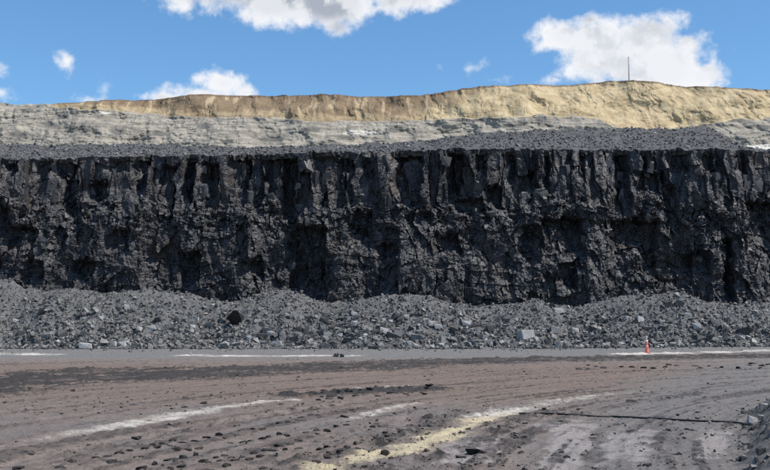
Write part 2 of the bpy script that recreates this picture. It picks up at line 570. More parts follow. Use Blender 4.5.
def ground_fields(x, y):
    tr, r_, s_ = track_bands(x, y)
    px, py = proj(x, y, base_ground(x, y))
    streak = fbm(r_ * 1.3, s_ * 0.045, 11, 5, 0.55)
    streak2 = fbm(r_ * 4.0, s_ * 0.12, 12, 4, 0.55)
    fine = fbm(x * 1.7, y * 1.7, 13, 5, 0.55)
    dband, _ = poly_dist(x, y, L_band)
    bandw = 6.4 + 1.3 * gnoise(x / 7, y / 7, 3)
    band = np.clip(1 - dband / (bandw * 1.15), 0, 1)
    band = sstep(band + 0.45 * streak + 0.35 * streak2 + 0.25 * fine, 0.05, 0.72)
    band = band * (1 - sstep(dband + 1.5 * streak, bandw * .75, bandw * 1.25))
    lines = sstep(fbm(r_ * 2.6, s_ * .03, 19, 4, .6) + .35 * fine, -.25, .35)
    band = band * (.62 + .38 * lines)
    coal = 1.0 * band
    coal = np.maximum(coal, 0.55 * sstep(streak + 0.35 * fine + .35 * streak2, 0.1, 0.75))
    coal = np.maximum(coal, 0.60 * sstep(streak2 + .3 * fine, 0.22, 0.60) * sstep(px - py * .2, 300, 420))
    coal = np.maximum(coal, 0.45 * sstep(streak2 + .3 * fine, 0.28, 0.62))
    coal = np.maximum(coal, 0.42 * tr * sstep(streak2 + fine * .6, -0.15, 0.5))
    dc, tcl = poly_dist(x, y, L_clods)
    clodz = sstep(1 - dc / 1.4 + 0.5 * fine, 0.35, 0.8)
    coal = np.maximum(coal, 0.95 * clodz)
    # dark dirt along the left flank of the yellow streak
    dy_, ty = poly_dist(x, y, L_yellow)
    dcr, tcr = poly_dist(x, y, L_cream)
    dw, tw = poly_dist(x, y, L_white)
    warp = 0.16 * fbm(x * 1.1, y * 1.1, 21, 4)
    yellow = np.clip(1.25 - (dy_ + warp) / (0.40 + 0.18 * gnoise(ty * 9, ty * 0, 8)), 0, 1)
    flank = sstep(1 - np.abs(dy_ - 0.75) / 0.55 + .5 * fine, 0.35, 0.9) * (1 - yellow)
    coal = np.maximum(coal, 0.55 * flank)
    white = np.clip(1.15 - (dw + warp * .9) / (0.30 + 0.20 * np.sin(np.clip(tw, 0, 1) * np.pi)), 0, 1) * (0.38 + 0.62 * sstep(tw, 0.2, 0.6)) * (1 - sstep(tw, 0.97, 1.0))
    dp, tp = poly_dist(x, y, L_pale)
    white = np.maximum(white, 0.62 * np.clip(1.1 - (dp + warp * .6) / 0.26, 0, 1))
    white = np.maximum(white, 0.85 * np.clip(1.1 - (dcr + warp * 1.6) / (0.80 - .2 * tcr), 0, 1) * (1 - .45 * tcr))
    yellow = np.maximum(yellow, 0.45 * np.clip(1.1 - (dcr + warp * 1.6) / 0.4, 0, 1) * (1 - tcr))
    dcc, _ = poly_dist(x, y, L_crest)
    white = np.maximum(white, 0.55 * np.clip(1.1 - (dcc + warp) / 0.30, 0, 1) * sstep(fine, -0.25, 0.15))
    for L in L_edge:
        de_, te_ = poly_dist(x, y, L)
        white = np.maximum(white, 0.8 * np.clip(1.3 - (de_ + 1.2 * warp) / 1.4, 0, 1) * sstep(np.sin(te_ * np.pi), 0.0, 0.25) * (.45 + .55 * sstep(gnoise(x / 2.2, y / 3, 77), -0.5, 0.1)))
    wear = .62 + .38 * sstep(streak2 * .8 + .7 * fine, -.35, .30)
    white = white * (wear + .25 * (y > 50))
    yellow = yellow * (.60 + .40 * sstep(streak2 * .7 + .7 * fine, -.40, .20))
    # gravel skirt under the rubble
    grey = sstep(y + 1.5 * gnoise(x / 6, y / 4, 9) - 6 * sstep(x, 0, 24), 61, 68)
    coal = coal * (1 - 0.92 * grey)
    # scraped pads in the right foreground
    pad = 0
    for (pc, hx, hy) in [((566, 450), 22, 28), ((628, 446), 24, 15), ((713, 445), 16, 17), ((470, 452), 30, 12), ((560, 428), 26, 6)]:
        e_ = np.maximum(np.abs(px - pc[0] + (py - pc[1]) * .3) / hx, np.abs(py - pc[1]) / hy)
        pad = np.maximum(pad, 1 - sstep(e_ + 0.4 * fine, 0.75, 1.15))
    pad = pad * (1 - yellow) * (0.9 if True else 1)
    smear = (1 - sstep(np.hypot((px - 592) / 22, (py - 452) / 26) + 0.35 * fine, 0.6, 1.1)) + (1 - sstep(np.hypot((px - 665) / 26, (py - 436) / 16) + 0.5 * fine, 0.5, 1.1)) * .8
    coal = np.maximum(coal, 0.5 * np.clip(smear, 0, 1) * (1 - pad))
    right = sstep(px - (y - 14) * 4, 500, 620) * (1 - grey)
    greyish = np.maximum(grey, 0.62 * right)
    brown = np.clip(0.75 * sstep(y + 2 * streak, 20, 30) * (1 - sstep(y, 48, 60)) * sstep(-x + y * .35, -2, 6) + .35 * sstep(streak, 0, .6), 0, 1) * (1 - grey)
    # relief
    # loose lumps of dirt: real bumps, darker where coal was dropped
    lump = 0
    for (sc_, hgt, thr, sd) in ((.42, .075, .66, 71), (.22, .04, .6, 75)):
        f1, f2, _, _, c1, c2, c3 = cells(x / sc_, y / sc_ / 1.1, sd)
        lump = np.maximum(lump, np.where(c1 > thr, np.clip(1 - f1 / (.25 + .3 * c2), 0, 1) ** .7 * hgt * (.4 + .6 * c3), 0))
    where = .75 * np.clip(.25 * sstep(fine + streak, -.1, .7) + .8 * tr + .8 * band + .9 * flank + .9 * clodz, 0, 1) * (1 - pad * .8) * (1 - .75 * grey) * (1 - .7 * white)
    clean = (1 - sstep(px, 330, 380)) * sstep(py, 405, 418)
    lump = lump * where * (1 - .75 * clean)
    coal = np.maximum(coal, .9 * sstep(lump, .008, .03))
    lug = np.maximum(0, np.sin(s_ * 2 * np.pi / 0.42 + 3 * (r_ - np.floor(r_)))) ** 2
    far = 1 - sstep(y, 40, 70)
    z = base_ground(x, y) + 0.030 * streak * far + 0.018 * streak2 * far + 0.022 * fine + 0.016 * fbm(x * 5, y * 5, 33, 4, .6) + lump
    z = z + tr * (0.075 * lug * sstep(gnoise(x * 1.6, y * 1.6, 44), -0.2, 0.3) - 0.03)
    z = z + band * 0.16 * np.maximum(0, fbm(r_ * 1.6, s_ * .5, 15, 4)) + band * 0.05 * np.abs(facets(x, y, .5, .4, .5, .5, 91))
    z = z + clodz * (0.05 + 0.10 * np.maximum(0, fbm(x * 2.2, y * 2.2, 16, 4)))
    z = z + flank * 0.07 * np.maximum(0, fbm(x * 3.0, y * 3.0, 17, 4)) + 0.02 * yellow * fine
    z = z + grey * (0.025 * fbm(x * 1.2, y * 1.2, 18, 4))
    return z, coal, white, yellow, grey, greyish, pad, brown


def berm_h(x, y):
    """rubble windrow at the right edge of the foreground"""
    ax = BERM_A[0] + (y - BERM_A[1]) * (BERM_B[0] - BERM_A[0]) / (BERM_B[1] - BERM_A[1])
    d_ = x - ax + 0.22 * gnoise(x * 1.1, y * 1.1, 61)
    return 0.50 * sstep(d_, -.15, 1.25) * (1 - 0.75 * sstep(d_, 2.6, 5.0)) * sstep(y, 5, 9) * (1 - sstep(y, BERM_B[1] - 1.5, BERM_B[1] + 2.5))


BERM_A = tuple(on_ground(728, 470)[:2])
BERM_B = tuple(on_ground(742, 410)[:2])

rows, cols = 490, 720
yy = np.geomspace(7.0, 84.0, rows)
tt = np.linspace(-0.62, 0.62, cols)
GX = tt[None, :] * (yy[:, None] + 0.6)
GY = np.repeat(yy[:, None], cols, 1)
gz, g_coal, g_white, g_yellow, g_grey, g_greyish, g_pad, g_brown = ground_fields(GX, GY)
big = 3000.0
ground = grid_obj('ground', GX, GY, gz, ground_material(), True,
                  ([(-big, -big, -.12), (big, -big, -.12), (big, big, -.12), (-big, big, -.12)], [[0, 1, 2, 3]]))
for nm, arr in (('coal', g_coal), ('white', g_white), ('yellow', g_yellow), ('grey', g_greyish), ('gravelpad', g_pad), ('brown', g_brown)):
    attr(ground, nm, arr)
tag(ground, 'brown and grey dirt haul road with curved wheel tracks', kind='structure')


def ground_at(x, y):
    return ground_fields(np.atleast_1d(np.asarray(x, float)), np.atleast_1d(np.asarray(y, float)))[0]


# ------------------------------------------------------------------ rubble slope at the wall's foot
CREST_Y = 87.0
CREST = [(-60, 276), (0, 279.5), (12, 281), (25, 289), (45, 291), (70, 288), (105, 293), (145, 290), (170, 293), (190, 293.5), (210, 300), (230, 303), (250, 298),
         (270, 291), (285, 290), (300, 292.5), (315, 300), (330, 303), (350, 302), (378, 297), (405, 294), (430, 296), (450, 303), (475, 306), (500, 305), (520, 303),
         (535, 299), (550, 305), (575, 308), (590, 304), (620, 297), (665, 296), (682, 294), (705, 304), (735, 306), (770, 305), (830, 303)]
_cp = np.array([at(px, py, CREST_Y) for px, py in CREST])


def pile_z(x, y, fine=True):
    yt = 80.2 + 1.5 * gnoise(x / 4.0, x * 0 + 1.5, 101) + .6 * gnoise(x / 1.1, x * 0 + 4.5, 106)
    h = np.interp(x, _cp[:, 0], _cp[:, 2])
    s = (y - yt) / (CREST_Y - yt)
    g_ = base_ground(x, y)
    prof = np.where(s < 1, np.clip(s, 0, 1) ** 1.08, 1 + 0.0 * s)
    z = g_ + (h - 0.3) * prof - 0.05
    body = sstep(s, 0, 0.15) * (1 - 0.7 * sstep(s, 0.8, 1.0))
    z = z + body * (0.30 * fbm(x / 2.8, y / 2.2, 102, 3) + 0.10 * fbm(x / .8, y / .7, 103, 3))
    z = z - 0.5 * sstep(s, 1.0, 1.25)
    if fine:
        z = z + sstep(s, -0.05, 0.1) * (0.16 * np.abs(facets(x, y, .5, .42, 1.0, 1.0, 104)) + 0.12 * facets(x, y, .24, .2, 1.0, 1.2, 105))
    return z


px_ = np.linspace(-48, 48, 900)
py_ = np.linspace(78.8, 90.5, 150)
PX, PY = np.meshgrid(px_, py_)
pile = grid_obj('rubble_slope', PX, PY, pile_z(PX, PY), M_PILE)
tag(pile, 'grey slope of crushed coal rubble along the foot of the black wall', kind='structure')


# ------------------------------------------------------------------ coal face
TOPLINE = [(-80, 161), (0, 160), (60, 159.5), (110, 158), (190, 157), (250, 156), (300, 154), (360, 153), (420, 152.5), (500, 151), (600, 151), (700, 152), (770, 152.5), (850, 153)]
TOP_Y = 91.5
_tp = np.array([at(px, py, TOP_Y) for px, py in TOPLINE])
RECESS = [  # dark hollows of the wall: photo px box, depth in metres
    (62, 73, 160, 213, 1.5), (90, 107, 183, 200, 1.3), (134, 145, 158, 194, 1.4), (160, 172, 166, 214, 1.3), (185, 193, 158, 200, 1.1), (8, 38, 230, 250, 1.2),
    (0, 8, 200, 232, 1.0), (77, 97, 262, 278, 1.1), (183, 200, 254, 292, 1.4), (202, 217, 163, 208, 1.3), (231, 247, 156, 200, 1.6), (266, 278, 156, 196, 1.6),
    (282, 296, 156, 230, 1.7), (290, 326, 228, 304, 1.9), (313, 342, 156, 197, 1.0), (396, 422, 152, 206, 1.6), (452, 462, 152, 190, 1.2), (455, 483, 200, 213, 1.0),
    (487, 503, 186, 208, 1.2), (436, 459, 236, 254, 1.2), (521, 538, 170, 194, 1.2), (522, 540, 228, 264, 1.2), (541, 582, 220, 263, 1.6), (380, 396, 246, 296, 1.1),
    (556, 572, 266, 288, 1.0), (619, 631, 151, 204, 1.5), (636, 668, 170, 192, 1.1), (664, 678, 186, 228, 1.3), (610, 656, 220, 252, 1.4), (640, 655, 250, 274, 1.2),
    (685, 708, 255, 275, 1.1), (722, 730, 240, 304, 1.6), (748, 790, 202, 250, 1.5), (706, 716, 152, 180, 1.0), (740, 750, 152, 176, 1.1), (675, 690, 152, 172, 1.0),
    (30, 62, 160, 176, .6), (100, 128, 160, 170, .5), (345, 352, 156, 200, .9), (364, 372, 158, 180, .9), (476, 486, 152, 176, 1.0), (508, 516, 152, 178, .9),
    (546, 552, 152, 196, 1.1), (583, 590, 152, 180, .9), (0, 14, 160, 172, .8), (645, 652, 152, 170, .9), (110, 132, 232, 246, .7), (348, 372, 214, 240, .8),
    (410, 430, 214, 226, .8), (30, 48, 262, 284, .8), (240, 262, 262, 280, .9),
]
_rec = []
for (a, b, c, d, dep) in RECESS:
    p0, p1 = at(a, c, 90.3), at(b, d, 90.3)
    _rec.append((p0[0], p1[0], p1[2], p0[2], dep))


def wall_top(x):
    return np.interp(x, _tp[:, 0], _tp[:, 2])


def wall_y(x, z):
    zt = wall_top(x)
    xw = x + 0.16 * fbm(x / 1.3, z / 2.4, 201, 2, .5)
    zw = z + 0.16 * fbm(x / 1.3 + 40, z / 1.3, 202, 2, .5)
    D = 1.1 * fbm(x / 8.0, z / 14.0, 203, 2) + 0.40 * fbm(x / 2.6, z / 5.0, 204, 3)
    brk = 12.4 + 1.9 * fbm(x / 4.5, x * 0 + 3, 205, 3)
    up = sstep(z, brk - 0.7, brk + 0.7)
    xc = xw + 1.1 * gnoise(x / 3.7, x * 0 + 2.5, 219)
    _, _, dx, dz, r1, r2, r3 = cells(xc / 1.15, zw / 4.2, 206)
    D = D + up * ((r1 - .5) * 0.60 + (r2 > .80) * (.3 + .6 * r3)) + up * (r3 - .5) * dx * 0.8
    _, _, dx, dz, r1, r2, r3 = cells(xw / 0.55, zw / 2.2, 207)
    D = D + up * ((r1 - .5) * 0.30 + (r2 - .5) * dx * 0.4)
    low = 1 - up
    mid = np.exp(-((z - brk + .8) / 1.6) ** 2)
    D = D + facets(xw, zw, 1.3, 2.6, 0.46, 0.50, 208) * (0.25 + 0.75 * low)
    D = D + facets(xw, zw, .55, 1.2, 0.20, 0.5, 209) * (0.2 + 0.8 * low)
    D = D + facets(xw, zw, 0.75, 0.6, 0.38, 0.7, 217) * mid
    D = D + facets(xw, zw, 0.30, 0.42, 0.14, 0.65, 210) * (.35 + .65 * low + .6 * mid)
    D = D + facets(xw + .1 * gnoise(x * 3, z * 3, 5), zw, 0.17, 0.2, 0.06, 0.6, 211) * (.5 + .5 * low + .5 * mid)
    D = D + facets(x + .2 * gnoise(x, z, 7), z + .25 * gnoise(x / 5, z / 3, 8), 2.6, .55, .26, .25, 223) * low * sstep(gnoise(x / 6, z / 4, 224), -.2, .25)
    D = D + 0.05 * low * fbm(x * 3.5, z * 1.0, 218, 3) + 0.012 * fbm(x * 6, z * 6, 212, 2)
    D = D - 0.28 * low
    xr = x + 0.25 * fbm(x / 1.2, z / 1.4, 213, 2) + .12 * facets(x, z, .5, 1.1, 2, 0, 215)
    zr = z + 0.28 * fbm(x / .9 + 9, z / .9, 214, 3) + .12 * facets(x, z, .5, .5, 2, 0, 216)
    rec = 0
    for (x0, x1, z0, z1, dep) in _rec:
        m_ = sstep(xr, x0 - .5, x0 + .5) * (1 - sstep(xr, x1 - .1, x1 + .12))
        hz = z1 - z0
        m_ = m_ * sstep(zr, z0 - .3 * hz, z0 + .45 * hz) * (1 - sstep(zr, z1 - .15, z1 + .3))
        rec = np.maximum(rec, m_ * dep * .95)
    D = D + rec
    # the batter of the wall and the toe
    return 88.3 + (z / 17.0) * 2.9 + D


wx = np.linspace(-45, 45, 1400)
wv = np.linspace(0, 1, 320)
WX = np.repeat(wx[None, :], len(wv), 0)
zt_ = wall_top(wx) + 0.10 * facets(wx, wx * 0, .6, 1, 1.5, 0.3, 220) + .08 * fbm(wx * 1.5, wx * 0, 221, 3)
Z0 = 2.2
WZ = Z0 + wv[:, None] * (zt_[None, :] - Z0)
WY = wall_y(WX, WZ)
WXd = WX + 0.06 * fbm(WX * 1.5, WZ * .9, 222, 2)
# cap rows: the broken edge runs back under the spoil
CAPY = np.maximum(WY[-1], 0) + 0.0
cap = [(WXd[-1], CAPY + (95.5 - CAPY) * k, WZ[-1] + 0.02 * k) for k in (0.3, 1.0)]
WX2 = np.concatenate([WXd] + [c[0][None] for c in cap])
WY2 = np.concatenate([WY] + [c[1][None] for c in cap])
WZ2 = np.concatenate([WZ] + [c[2][None] for c in cap])
face = grid_obj('coal_face', WX2, WY2, WZ2, M_COAL)
tag(face, 'black vertical coal wall with blocky columns and dark hollows', kind='structure')


# ------------------------------------------------------------------ rocks: shared angular shapes
def hull_mesh(name, n, seed, squash=(1, 1, 1), rough=0.0, sub=0):
    rg = random.Random(seed)
    bm = bmesh.new()
    corners = [(i, j, k) for i in (-1, 1) for j in (-1, 1) for k in (-1, 1)]
    rg.shuffle(corners)
    if n < 12:      # broken blocks: a skewed box with corners knocked off
        for c in corners[:n]:
            bm.verts.new([(c[i] * .40 + rg.uniform(-.17, .17)) * squash[i] for i in range(3)])
        for _ in range(n - 8):
            bm.verts.new([rg.uniform(-.5, .5) * squash[i] for i in range(3)])
    for _ in range(n if n >= 12 else 0):
        v = Vector((rg.uniform(-1, 1), rg.uniform(-1, 1), rg.uniform(-1, 1)))
        m_ = max(abs(v.x), abs(v.y), abs(v.z))
        v = v.normalized() * (0.55 * (1 / max(0.6, m_ / v.length)) * 0.5 + rg.uniform(.18, .26))
        bm.verts.new((v.x * squash[0], v.y * squash[1], v.z * squash[2]))
    bmesh.ops.convex_hull(bm, input=bm.verts[:])
    loose = [v for v in bm.verts if not v.link_faces]
    bmesh.ops.delete(bm, geom=loose, context='VERTS')
    if sub:
        bmesh.ops.bevel(bm, geom=bm.edges[:], offset=0.02, segments=1, affect='EDGES', clamp_overlap=True)
        bmesh.ops.triangulate(bm, faces=bm.faces[:])
        for v in bm.verts:
            v.co += Vector((rg.uniform(-1, 1), rg.uniform(-1, 1), rg.uniform(-1, 1))) * rough
    bmesh.ops.triangulate(bm, faces=bm.faces[:])
    bmesh.ops.recalc_face_normals(bm, faces=bm.faces[:])
    me = bpy.data.meshes.new(name)
    bm.to_mesh(me)
    bm.free()
    return me


def rock_set(name, count, mat, n0=9, n1=15, seed=0, flat=0.8, sub=0, rough=0.0):
    out = []
    for i in range(count):
        rg = random.Random(seed + i)
        me = hull_mesh(name, rg.randint(n0, n1), seed * 7 + i, (1, rg.uniform(.65, 1), rg.uniform(.5, flat)), rough, sub)
        me.materials.append(mat)
        out.append(me)
    return out


SMALL = []
for i in range(14):
    me = hull_mesh('chip', 6 + i % 2, 900 + i, (1, .8, .72))
    V = np.empty(len(me.vertices) * 3); me.vertices.foreach_get('co', V)
    T = np.empty(len(me.polygons) * 3, dtype=np.int32)
    me.loops.foreach_get('vertex_index', T)
    SMALL.append((V.reshape(-1, 3), T.reshape(-1, 3)))
    bpy.data.meshes.remove(me)


def rot_mats(n, rg, lean=1.0):
    a = rg.uniform(0, 2 * np.pi, n); b = rg.normal(0, 0.5 * lean, n); c = rg.normal(0, .5 * lean, n)
    ca, sa, cb, sb, cc, sc = np.cos(a), np.sin(a), np.cos(b), np.sin(b), np.cos(c), np.sin(c)
    Rz = np.zeros((n, 3, 3)); Rx = np.zeros((n, 3, 3)); Ry = np.zeros((n, 3, 3))
    Rz[:, 0, 0] = ca; Rz[:, 0, 1] = -sa; Rz[:, 1, 0] = sa; Rz[:, 1, 1] = ca; Rz[:, 2, 2] = 1
    Rx[:, 1, 1] = cb; Rx[:, 1, 2] = -sb; Rx[:, 2, 1] = sb; Rx[:, 2, 2] = cb; Rx[:, 0, 0] = 1
    Ry[:, 0, 0] = cc; Ry[:, 0, 2] = sc; Ry[:, 2, 0] = -sc; Ry[:, 2, 2] = cc; Ry[:, 1, 1] = 1
    return Rz @ Rx @ Ry


def scatter_mesh(name, P, S, mat, seed, lean=1.0, squash=None):
    rg = np.random.default_rng(seed)
    n = len(P)
    pick = rg.integers(0, len(SMALL), n)
    M = rot_mats(n, rg, lean)
    VV, TT, off = [], [], 0
    for k, (V, T) in enumerate(SMALL):
        idx = np.nonzero(pick == k)[0]
        if not len(idx):
            continue
        q = np.einsum('nij,vj->nvi', M[idx], V) * S[idx, None, None] * .78
        if squash:
            q[:, :, 2] *= squash
        q = q + P[idx, None, :]
        m_ = len(V)
        VV.append(q.reshape(-1, 3))
        TT.append((T[None] + (np.arange(len(idx)) * m_)[:, None, None] + off).reshape(-1, 3))
        off += len(idx) * m_
    me = np_mesh(name, np.concatenate(VV), np.concatenate(TT))
    return mesh_obj(name, me, mat)


# blocks standing out of the coal wall: the large ones are parts, the small ones one mass
BLOCKS = rock_set('coal_block', 14, M_COALBLOCK, 9, 13, 300, 1.0)
rg = np.random.default_rng(31)
nb = 260
bx = rg.uniform(-33.5, 33.5, nb)
bz = np.minimum(np.clip(rg.normal(11.3, 2.6, nb), 3.8, 16.4), wall_top(bx) - 1.1)
by = wall_y(bx, bz)
for i in range(nb):
    o = mesh_obj('coal_block', BLOCKS[i % 14], None, face)
    s = float(rg.uniform(0.5, 1.0))
    up_ = bz[i] > 12.5
    o.location = (bx[i], by[i] + 0.20 * s, bz[i])
    o.scale = (s * rg.uniform(.8, 1.1), s * .75, s * (rg.uniform(1.3, 2.3) if up_ else rg.uniform(.7, 1.2)))
    o.rotation_euler = (rg.normal(0, .15), rg.normal(0, .18 if up_ else .4), rg.normal(0, .5))
ns = 3600
sx = rg.uniform(-37, 37, ns)
sz = np.clip(rg.normal(9.5, 3.6, ns), 2.8, 16.3)
sy = wall_y(sx, sz)
bits = scatter_mesh('small_coal_blocks', np.stack([sx, sy + .03, sz], 1), np.clip(rg.lognormal(math.log(.19), .45, ns), .09, .6), M_COALBITS, 32)
bits.parent = face
tag(bits, kind='stuff')

# ------------------------------------------------------------------ spoil slope on the bench above the coal
SPOIL_Y = 100.0
SPOIL = [(-80, 144), (0, 145), (60, 144), (130, 144), (200, 146), (255, 147), (330, 145), (390, 143), (430, 139), (470, 134), (505, 130.5), (560, 130), (620, 129), (660, 127.5), (700, 127),
         (712, 129), (725, 138), (738, 147), (748, 151.5), (800, 152), (850, 152)]
_sp = np.array([at(px, py, SPOIL_Y) for px, py in SPOIL])


_k = np.ones(81) / 81
fr_s = np.convolve(np.pad(WY[-1], 40, mode='edge'), _k, mode='valid')
zt_s = np.convolve(np.pad(zt_, 40, mode='edge'), _k, mode='valid')


def spoil_z(x, y):
    fe = np.interp(x, wx, WY[-1])
    near_edge = 1 - sstep(y - fe, 0.1, 1.2)
    zt = np.interp(x, wx, zt_s) + (np.interp(x, wx, zt_) - np.interp(x, wx, zt_s)) * near_edge + 0.05
    h = np.interp(x, _sp[:, 0], _sp[:, 2])
    fr = np.interp(x, wx, fr_s) - .3
    s = (y - fr) / (SPOIL_Y - fr)
    z = zt + (h - zt) * np.clip(s, 0, 1)
    z = z - 0.15 * np.clip(s - 1, 0, 3)
    z = z + (0.22 * fbm(x / 2.5, y / 2.2, 401, 3)) * sstep(s, 0.05, .4) + 0.08 * np.abs(facets(x, y, .5, .45, 1, .6, 402)) + 0.05 * facets(x, y, .22, .2, 1, .6, 403)
    return z - 0.06


qx = np.linspace(-54, 54, 900)
qf = np.interp(qx, wx, WY[-1]) - 0.03
qt = np.linspace(0, 1, 110)
QX = np.repeat(qx[None, :], 110, 0)
QY = qf[None, :] + qt[:, None] * (104.5 - qf[None, :])
QZ = spoil_z(QX, QY)
lip = np.interp(qx, wx, zt_) - 0.3          # the sheet is closed down to the coal behind the edge: no gap under it
spoil = grid_obj('spoil_bench', np.concatenate([QX[:1], QX]), np.concatenate([QY[:1] + .35, QY]), np.concatenate([lip[None], QZ]), M_SPOIL)
tag(spoil, 'dark grey slope of fine coal spoil lying above the black wall', kind='structure')
rg = np.random.default_rng(41)
ns = 7000
sx = rg.uniform(-40, 40, ns); sy = rg.uniform(91.6, 100.2, ns)
sb = scatter_mesh('spoil_stones', np.stack([sx, sy, spoil_z(sx, sy) + .02], 1), np.clip(rg.lognormal(math.log(.17), .42, ns), .08, .6), M_COALBITS.copy(), 42)
sb.data.materials.clear(); sb.data.materials.append(rock_material('spoil_bits', (0.045, .045, .047), (.14, .137, .135), (.27, .265, .26), .6, .75, .3, .3, 2.0, island=1.5))
tag(sb, 'loose grey stones strewn over the spoil above the coal wall', 'stones', kind='stuff')

# ------------------------------------------------------------------ overburden highwall behind
OB_Y = 117.0
SKYLINE = [(-120, 103), (0, 103.5), (30, 106), (57, 107), (95, 104.5), (130, 101.5), (200, 96.5), (262, 95), (330, 97), (400, 97.5), (440, 94), (465, 90), (480, 88), (520, 86.5), (580, 84.5), (612, 82.5), (632, 83),
           (680, 86), (720, 89), (770, 92), (860, 97)]
_sk = np.array([at(px, py, OB_Y) for px, py in SKYLINE])
GREYTOP = [(-120, 98), (0, 101), (40, 104), (75, 109), (130, 113), (200, 117.5), (255, 117), (330, 121), (400, 121.5), (450, 119), (505, 118), (535, 116), (575, 116), (600, 119), (612, 127), (640, 130), (690, 128), (705, 124), (730, 120), (770, 118), (860, 118)]

ox = np.linspace(-60, 60, 840)
ov = np.linspace(0, 1, 200)
OX = np.repeat(ox[None, :], len(ov), 0)
sk_z = np.interp(ox, _sk[:, 0], _sk[:, 2]) + 0.07 * fbm(ox * 0.9, ox * 0, 501, 4)
OZ0 = 15.5
OZ = OZ0 + ov[:, None] * (sk_z[None, :] - OZ0)
rel = (OZ - 19.5) / 8.0
# slope: hummocky foot leaning back, steeper sandy face above
OY = 103.6 + 12.6 * np.clip(ov[:, None], 0, 1) ** 1.0 + 0 * OX
OY = OY + 1.5 * fbm(OX / 9, OZ / 7, 502, 3)
opx, opy = proj(OX, OY, OZ)
gt_px = np.interp(opx, [p[0] for p in GREYTOP], [p[1] for p in GREYTOP]) + 2.0 * fbm(OX / 2.2, OZ / 1.3, 503, 4)
greym = sstep(opy - gt_px, -1.0, 1.2)
sandm = sstep(opx + 26 * fbm(OX / 3.5, OZ / 2.0, 504, 3) - (opy - 100) * -2.5, 415, 500)
sandm = np.maximum(sandm, 0.5 * (1 - sstep(np.abs(opy - gt_px + 4), 1.0, 4.0)))
sandm = np.maximum(sandm, .5 * (1 - sstep(opx, 120, 200)) * sstep(opy - gt_px, -8, -2))
# relief: lumps in the grey, gullies in the sand
warpx = OX + .6 * fbm(OX / 1.8, OZ / 1.5, 505, 3)
warpz = OZ + .35 * fbm(OX / 1.8 + 30, OZ / 1.5, 506, 3)
rill = 1 - np.abs(gnoise(warpx / 1.3 + warpz * .25, warpz / 6.0, 520)) * 2
rill2 = 1 - np.abs(gnoise(warpx / .55 - warpz * .3, warpz / 3.5, 521)) * 2
OY = OY + greym * (0.30 * fbm(warpx / 2.4, warpz / 1.8, 516, 3, .5) + .10 * fbm(OX / .6, OZ / .4, 517, 4, .6) + .10 * rill + .05 * rill2 - 0.5)
OY = OY + (1 - greym) * (.16 * rill + .08 * rill2 + (.06 + .12 * sandm) * fbm(warpx / 3.0 - warpz / 3.0, warpz / 2.0, 511, 3) + .04 * fbm(OX / .6, OZ / .5, 518, 3))
seam = np.zeros_like(OX)
for (cx, cy, rx, ry) in [(88, 130, 22, 8), (52, 125, 12, 6), (20, 136, 14, 6), (118, 134, 12, 8), (64, 117, 9, 4), (270, 140, 24, 5), (205, 127, 14, 4), (312, 131, 15, 5), (228, 142, 10, 4), (345, 138, 20, 4),
                         (290, 122, 20, 3), (395, 131, 18, 4), (160, 135, 10, 4), (470, 121, 24, 2.2), (735, 121, 14, 3), (764, 128, 12, 4), (690, 127, 22, 2.4), (640, 129.5, 30, 2.5), (540, 121, 14, 5), (30, 112, 14, 3)]:
    seam = np.maximum(seam, 1.05 - np.hypot((opx - cx) / rx, (opy - cy) / ry) * .8)
seam = np.clip(seam, 0, 1) * sstep(opy - gt_px, -3, 1)
ash = (1 - sstep(np.hypot((opx - 765) / 28, (opy - 148) / 3.2) + .25 * fbm(OX, OZ, 513, 3), .7, 1.05))
ash = np.maximum(ash, .8 * (1 - sstep(np.hypot((opx - 104) / 9, (opy - 113.5) / 1.6), .6, 1.1)))
ash = np.maximum(ash, .7 * (1 - sstep(np.hypot((opx - 360) / 24, (opy - 134) / 3) + .5 * fbm(OX, OZ, 514, 3), .5, 1.0)))
soil = sstep(ov[:, None] + .012 * fbm(OX / 1.2, OZ, 515, 3), .975, .99) * sstep(opx, 50, 70) * .8
# plateau behind
bk = [(OX[-1], np.full_like(ox, yb), np.maximum(sk_z - dz, 10)) for yb, dz in ((124, .25), (180, 3.5), (900, 14))]
OX2 = np.concatenate([OX] + [b[0][None] * (1 if i < 2 else 12) for i, b in enumerate(bk)])
OY2 = np.concatenate([OY] + [b[1][None] for b in bk])
OZ2 = np.concatenate([OZ] + [b[2][None] for b in bk])
ob = grid_obj('overburden_highwall', OX2, OY2, OZ2, overburden_material())
for nm, arr in (('grey', greym), ('sand', sandm), ('seam', seam), ('ash', ash), ('soil', soil)):
    attr(ob, nm, arr)
tag(ob, 'yellow and brown sandy highwall over grey clay on the skyline', kind='structure')

# ------------------------------------------------------------------ rubble: small stones as one mass, larger rocks singly
rg = np.random.default_rng(51)
ns = 46000
sx = rg.uniform(-37, 37, ns)
u = rg.uniform(0, 1, ns) ** 1.35
sy = 79.5 + u * 7.6
size = np.clip(rg.lognormal(math.log(.155), .58, ns), .07, .95) * (1.12 - .45 * u)
clump = sstep(fbm(sx / 3.0, sy / 3.5, 52, 3), -0.35, 0.25) * (1 - .5 * u)
keep = rg.uniform(0, 1, ns) < 0.55 + .45 * clump
sx, sy, size = sx[keep], sy[keep], size[keep]
tx = rg.uniform(-40, 40, 1500); ty_ = 81.0 - rg.exponential(1.7, 1500); tk = ty_ > 70
tx, ty_ = tx[tk], ty_[tk]
sx = np.concatenate([sx, tx]); sy = np.concatenate([sy, ty_])
size = np.concatenate([size, np.clip(rg.lognormal(math.log(.14), .5, len(tx)), .06, .5)])
rub = scatter_mesh('rubble_stones', np.stack([sx, sy, np.maximum(pile_z(sx, sy), base_ground(sx, sy)) + .2 * size], 1), size, M_BITS, 53, 1.6)
